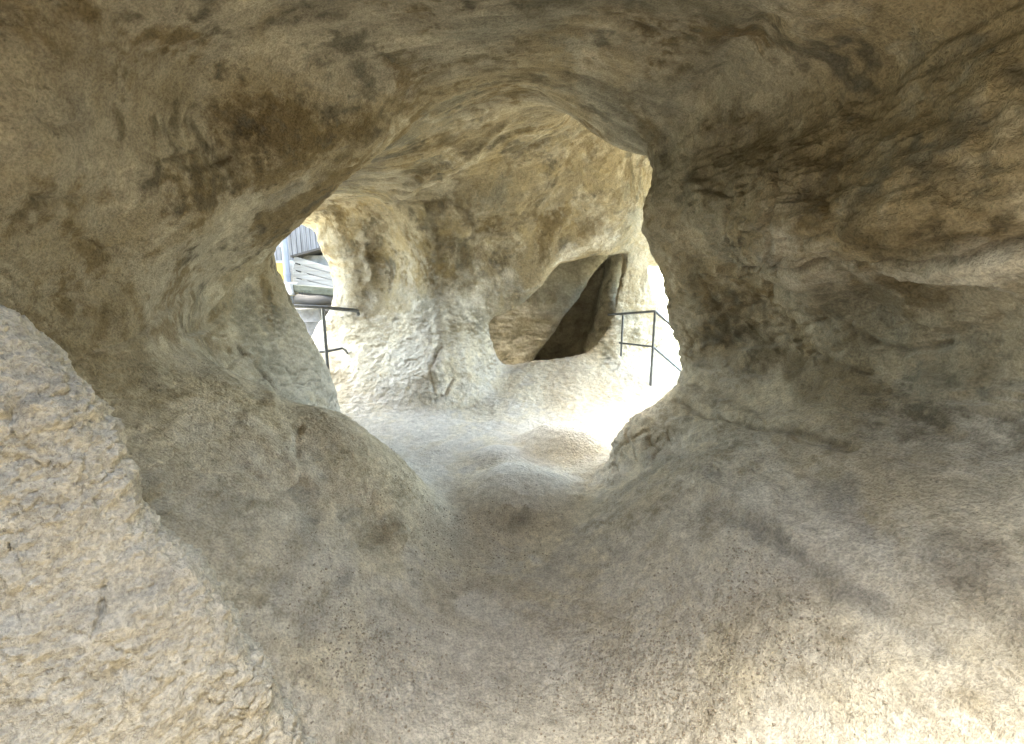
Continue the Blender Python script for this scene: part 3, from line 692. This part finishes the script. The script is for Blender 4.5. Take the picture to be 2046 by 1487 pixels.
# right handrail, running down steps outside
YR = 5.5
pb = at(1302, 792, YR); pt = at(1309, 622, YR); pb[0] = pt[0]; pb[1] = YR
hr = empty('handrail', pb, label='thin grey steel handrail at the bright right exit, sloping down past the sky', category='handrail')
part('post', tube([pb, pt], 0.017), STEEL, hr, True); part('base_plate', tube([pb + [0, 0, 0.02], pb + [0, 0, 0.035]], 0.055, 18), STEEL, hr, True)
q1 = at(1245, 627, YR + 0.25); q2 = at(1243, 712, YR + 0.25); q2[0] = q1[0]; q2[1] = q1[1]
part('post', tube([q2, q1], 0.014), STEEL, hr, True)
dn = np.array([0.95, 0.05, -0.78])
part('top_rail', tube([at(1215, 629, YR + 0.4), q1, pt], 0.016), STEEL, hr, True)
part('sloping_rail', tube([pt, pt + dn * 1.6], 0.016), STEEL, hr, True)
m1 = at(1306, 693, YR); m1[0] = pt[0]; m1[1] = YR
part('mid_rail', tube([at(1238, 685, YR + 0.3), at(1244, 686, YR + 0.25), m1], 0.013), STEEL, hr, True)
part('sloping_mid_rail', tube([m1, m1 + dn * 1.6], 0.013), STEEL, hr, True)

# ------------------------------------------------------------------ outside: wooden barn seen through the left opening
WOODG = plain('silvered_boards', (0.085, 0.085, 0.09), 0.85, 0, (0.03, 0.029, 0.03), (14, 14, 0.9), 0.004)
WOODP = plain('grey_planks', (0.12, 0.117, 0.11), 0.85, 0, (0.06, 0.058, 0.052), (1.2, 12, 16), 0.004)
WOODD = plain('dark_timber', (0.018, 0.016, 0.014), 0.9, 0, (0.008, 0.007, 0.006), (3, 9, 9), 0.006)
WHITE = plain('limewash', (0.17, 0.17, 0.165), 0.9, 0, (0.085, 0.085, 0.08), (4, 4, 4), 0.002)
YELL = plain('yellow_paint', (0.19, 0.125, 0.008), 0.6, 0, (0.16, 0.105, 0.008), (5, 5, 5))
ZINC = plain('zinc_pipe', (0.055, 0.065, 0.085), 0.5, 0.0, (0.04, 0.047, 0.06), (12, 12, 3))
MOSS = plain('mossy_stone', (0.03, 0.033, 0.025), 0.95, 0, (0.012, 0.015, 0.008), (7, 7, 7), 0.03)
YB2 = 12.0
bl = at(560, 660, YB2)
barn = empty('wooden_barn', (at(600, 600, YB2)[0], YB2, -0.6), label='weathered grey wooden barn with vertical boards, outside the left opening', category='barn')
xa, xb = at(380, 500, YB2)[0], at(720, 500, YB2)[0]
bds = []; x = xa
while x < xb:
    w_ = rng.uniform(0.10, 0.15)
    bds.append(box((x + w_ / 2, YB2 + rng.uniform(-0.008, 0.008), 3.0 + rng.uniform(-0.01, 0.01)), (w_ - 0.012, 0.03, 3.2))); x += w_
part('board_wall', join(*bds), WOODG, barn)
part('wall_backing', box(((xa + xb) / 2, YB2 + 0.1, 1.9), (xb - xa, 0.1, 5.0)), WOODD, barn)
part('roof', box(((xa + xb) / 2, YB2 + 1.2, 4.75), (xb - xa + 0.8, 3.6, 0.12)), WOODD, barn)
# white lower wall below the boards
part('plaster_panel', box((at(580, 545, YB2 - .06)[0], YB2 - 0.06, at(580, 545, YB2)[2]), (0.9, 0.06, 0.62)), WHITE, barn)
a_, b_ = at(592, 512, YB2 - 0.7), at(664, 492, YB2 - 0.7)
ang = math.atan2(b_[2] - a_[2], b_[0] - a_[0]); ca, sa = math.cos(ang), math.sin(ang)
R_ = [[ca, 0, -sa], [0, 1, 0], [sa, 0, ca]]
part('eave', box((a_ + b_) / 2 + [0, 0.3, 0.0], (1.1, 0.9, 0.05), R_), WOODD, barn)
part('soffit', box((a_ + b_) / 2 + [0.1, 0.45, -0.30], (0.95, 0.5, 0.42), None), WHITE, barn)
# sloping plank balustrade
ft = empty('plank_fence', at(628, 560, 11.2), label='sloping fence of four pale horizontal planks beside the drainpipe', category='fence')
for k in range(4):
    p0 = at(594, 520 + k * 14.5, 11.2); p1 = at(672, 543 + k * 12.5, 11.2)
    ang = math.atan2(p1[2] - p0[2], p1[0] - p0[0]); ca, sa = math.cos(ang), math.sin(ang)
    part('plank', box((p0 + p1) / 2, (1.15, 0.04, 0.145), [[ca, 0, -sa], [0, 1, 0], [sa, 0, ca]], 0.003), WOODP, ft, bevel=0.006)
part('post', box(at(665, 560, 11.28), (0.09, 0.09, 1.2)), WOODD, ft)
part('post', box(at(598, 560, 11.28), (0.09, 0.09, 1.2)), WOODD, ft)
# drainpipe
pp = at(594, 760, 10.9); pq = at(594, 420, 10.9); pq[0] = pp[0]; pq[1] = pp[1] = 10.9
dp = empty('drainpipe', pp, label='tall bluish grey metal drainpipe in front of the wooden barn', category='drainpipe')
part('pipe', tube([pp, pq], 0.075, 20), ZINC, dp, True)
for yy_ in (548, 600):
    z0 = at(594, yy_, 10.9)[2]; part('collar', tube([(pp[0], 10.9, z0 - 0.03), (pp[0], 10.9, z0 + 0.03)], 0.09, 20), ZINC, dp, True)
z0 = at(588, 480, 10.9)[2]; part('bracket', box((pp[0] - 0.09, 10.95, z0), (0.10, 0.08, 0.30)), STEEL, dp)
# yellow board
yb = at(556, 543, YB2 - 0.3)
yo = empty('notice_board', (yb[0], yb[1], yb[2] - 0.3), label='plain yellow board beside the barn, left of the white panel', category='board')
part('panel', box(yb, (0.46, 0.03, 0.44)), YELL, yo, bevel=0.004)
for s_ in (-1, 1): part('rail', box(yb + [0, 0, 0.235 * s_], (0.5, 0.05, 0.025)), WHITE, yo)
part('post', box(yb + [-0.25, 0.03, -0.9], (0.05, 0.05, 2.4)), WOODD, yo)
# stone block, timber shelf, logs, barrel
sb = at(572, 578, 10.6)
part('stone_block', box(sb, (0.42, 0.4, 0.30), None, 0.012), WHITE, None, bevel=0.02, loc=tuple(sb), label='pale dressed stone block left of the drainpipe', category='stone block')
pb = at(632, 580, 10.7); R7 = [[math.cos(-.1), 0, -math.sin(-.1)], [0, 1, 0], [math.sin(-.1), 0, math.cos(-.1)]]
part('timber_beam', box(pb, (1.3, 0.35, 0.17), R7, 0.01), MOSS, None, bevel=0.02, loc=tuple(pb), label='mossy dark timber beam lying under the sloping planks', category='beam')
for k, (px, py, yd, r_, txt) in enumerate([(640, 600, 10.6, 0.13, 'upper dark log under the mossy beam'), (652, 622, 10.5, 0.10, 'lower dark log beside the metal barrel')]):
    c_ = at(px, py, yd)
    pth = [c_ + [dx, 0.1 * math.sin(dx * 5 + k), 0.02 * math.sin(dx * 9)] for dx in np.linspace(-0.5, 0.6, 9)]
    part('log', tube(pth, r_, 14), WOODD, None, True, loc=tuple(c_), label=txt, category='log', group='logs below the beam')
bc = at(618, 660, 10.3); prof = [(0.0, 0.0), (0.27, 0.0), (0.28, 0.02), (0.265, 0.05), (0.28, 0.3), (0.29, 0.31), (0.28, 0.33), (0.28, 0.62), (0.29, 0.63), (0.28, 0.65), (0.27, 0.9), (0.285, 0.92), (0.27, 0.94), (0.0, 0.93)]
bz0 = at(618, 616, 10.3)[2] - 0.93
Vv, Ff = [], []; sg = 24
for r_, z__ in prof:
    for j in range(sg): Vv.append((bc[0] + r_ * math.cos(2 * math.pi * j / sg), 10.3 + r_ * math.sin(2 * math.pi * j / sg), bz0 + z__))
for i in range(len(prof) - 1):
    for j in range(sg): Ff.append((i * sg + j, i * sg + (j + 1) % sg, (i + 1) * sg + (j + 1) % sg, (i + 1) * sg + j))
part('barrel', (Vv, Ff), plain('worn_barrel', (0.05, 0.05, 0.05), 0.7, 0.0, (0.02, 0.02, 0.02), (6, 6, 9)), None, True, loc=(bc[0], 10.3, bz0), label='dull grey metal barrel below the logs behind the left handrail', category='barrel')
# lie of the land outside
gx = np.linspace(-1, 1, 81); gx = np.sign(gx) * np.abs(gx) ** 3 * 1500
GX, GY = np.meshgrid(gx, gx + 4, indexing='ij')
GZ = -1.15 + 0.15 * np.sin(GX * 0.3) * np.cos(GY * 0.23) * np.exp(-(GX ** 2 + GY ** 2) / 9e4)
GZ = GZ + 0.75 * np.exp(-((GX + 6.0) / 3.0) ** 2 - ((GY - 11) / 3.5) ** 2)
gi = np.arange(81 * 81).reshape(81, 81)
gq = np.stack([gi[:-1, :-1], gi[1:, :-1], gi[1:, 1:], gi[:-1, 1:]], -1).reshape(-1, 4)
link('ground', mesh_from('ground', np.c_[GX.ravel(), GY.ravel(), GZ.ravel()], gq, None, None, plain('dry_earth', (0.26, 0.225, 0.16), 0.95, 0, (0.15, 0.15, 0.08), (0.8, 0.8, 0.8), 0.03)), kind='structure')

# ------------------------------------------------------------------ light, camera
w = bpy.data.worlds.new('World'); sc.world = w; w.use_nodes = True
nt = w.node_tree; bg = nt.nodes['Background']
sky = nt.nodes.new('ShaderNodeTexSky'); sky.sky_type = 'NISHITA'; sky.sun_disc = False
SUN_EL, SUN_ROT = math.radians(80), math.radians(-75)
sky.air_density = 1.0; sky.dust_density = 3.0; sky.ozone_density = 0.6; sky.sun_elevation = SUN_EL; sky.sun_rotation = SUN_ROT
nt.links.new(sky.outputs[0], bg.inputs[0]); bg.inputs[1].default_value = 0.12
sl = bpy.data.lights.new('sun', 'SUN'); sl.energy = 0.5; sl.angle = math.radians(50); sl.color = (1, 0.98, 0.95)
so = bpy.data.objects.new('sun', sl); COL.objects.link(so)
sd = Vector((math.sin(SUN_ROT) * math.cos(SUN_EL), math.cos(SUN_ROT) * math.cos(SUN_EL), math.sin(SUN_EL)))
so.rotation_euler = sd.to_track_quat('Z', 'Y').to_euler()
cd = bpy.data.cameras.new('camera'); co = bpy.data.objects.new('camera', cd); COL.objects.link(co)
cd.sensor_fit = 'HORIZONTAL'; cd.sensor_width = 36; cd.lens = 36 * F_PX / 2046; cd.clip_start = 0.02; cd.clip_end = 5000
co.location = CAM; co.rotation_euler = (math.pi / 2 - TILT, 0, 0)
sc.camera = co
sc.view_settings.view_transform = 'Standard'; sc.view_settings.look = 'None'
sc.view_settings.exposure = 5.5; sc.view_settings.gamma = 1
sc.cycles.use_guiding = True; sc.cycles.max_bounces = 6; sc.cycles.diffuse_bounces = 4; sc.cycles.caustics_reflective = False; sc.cycles.caustics_refractive = False
sc.view_settings.use_white_balance = True; sc.view_settings.white_balance_temperature = 7500; sc.view_settings.white_balance_tint = 3
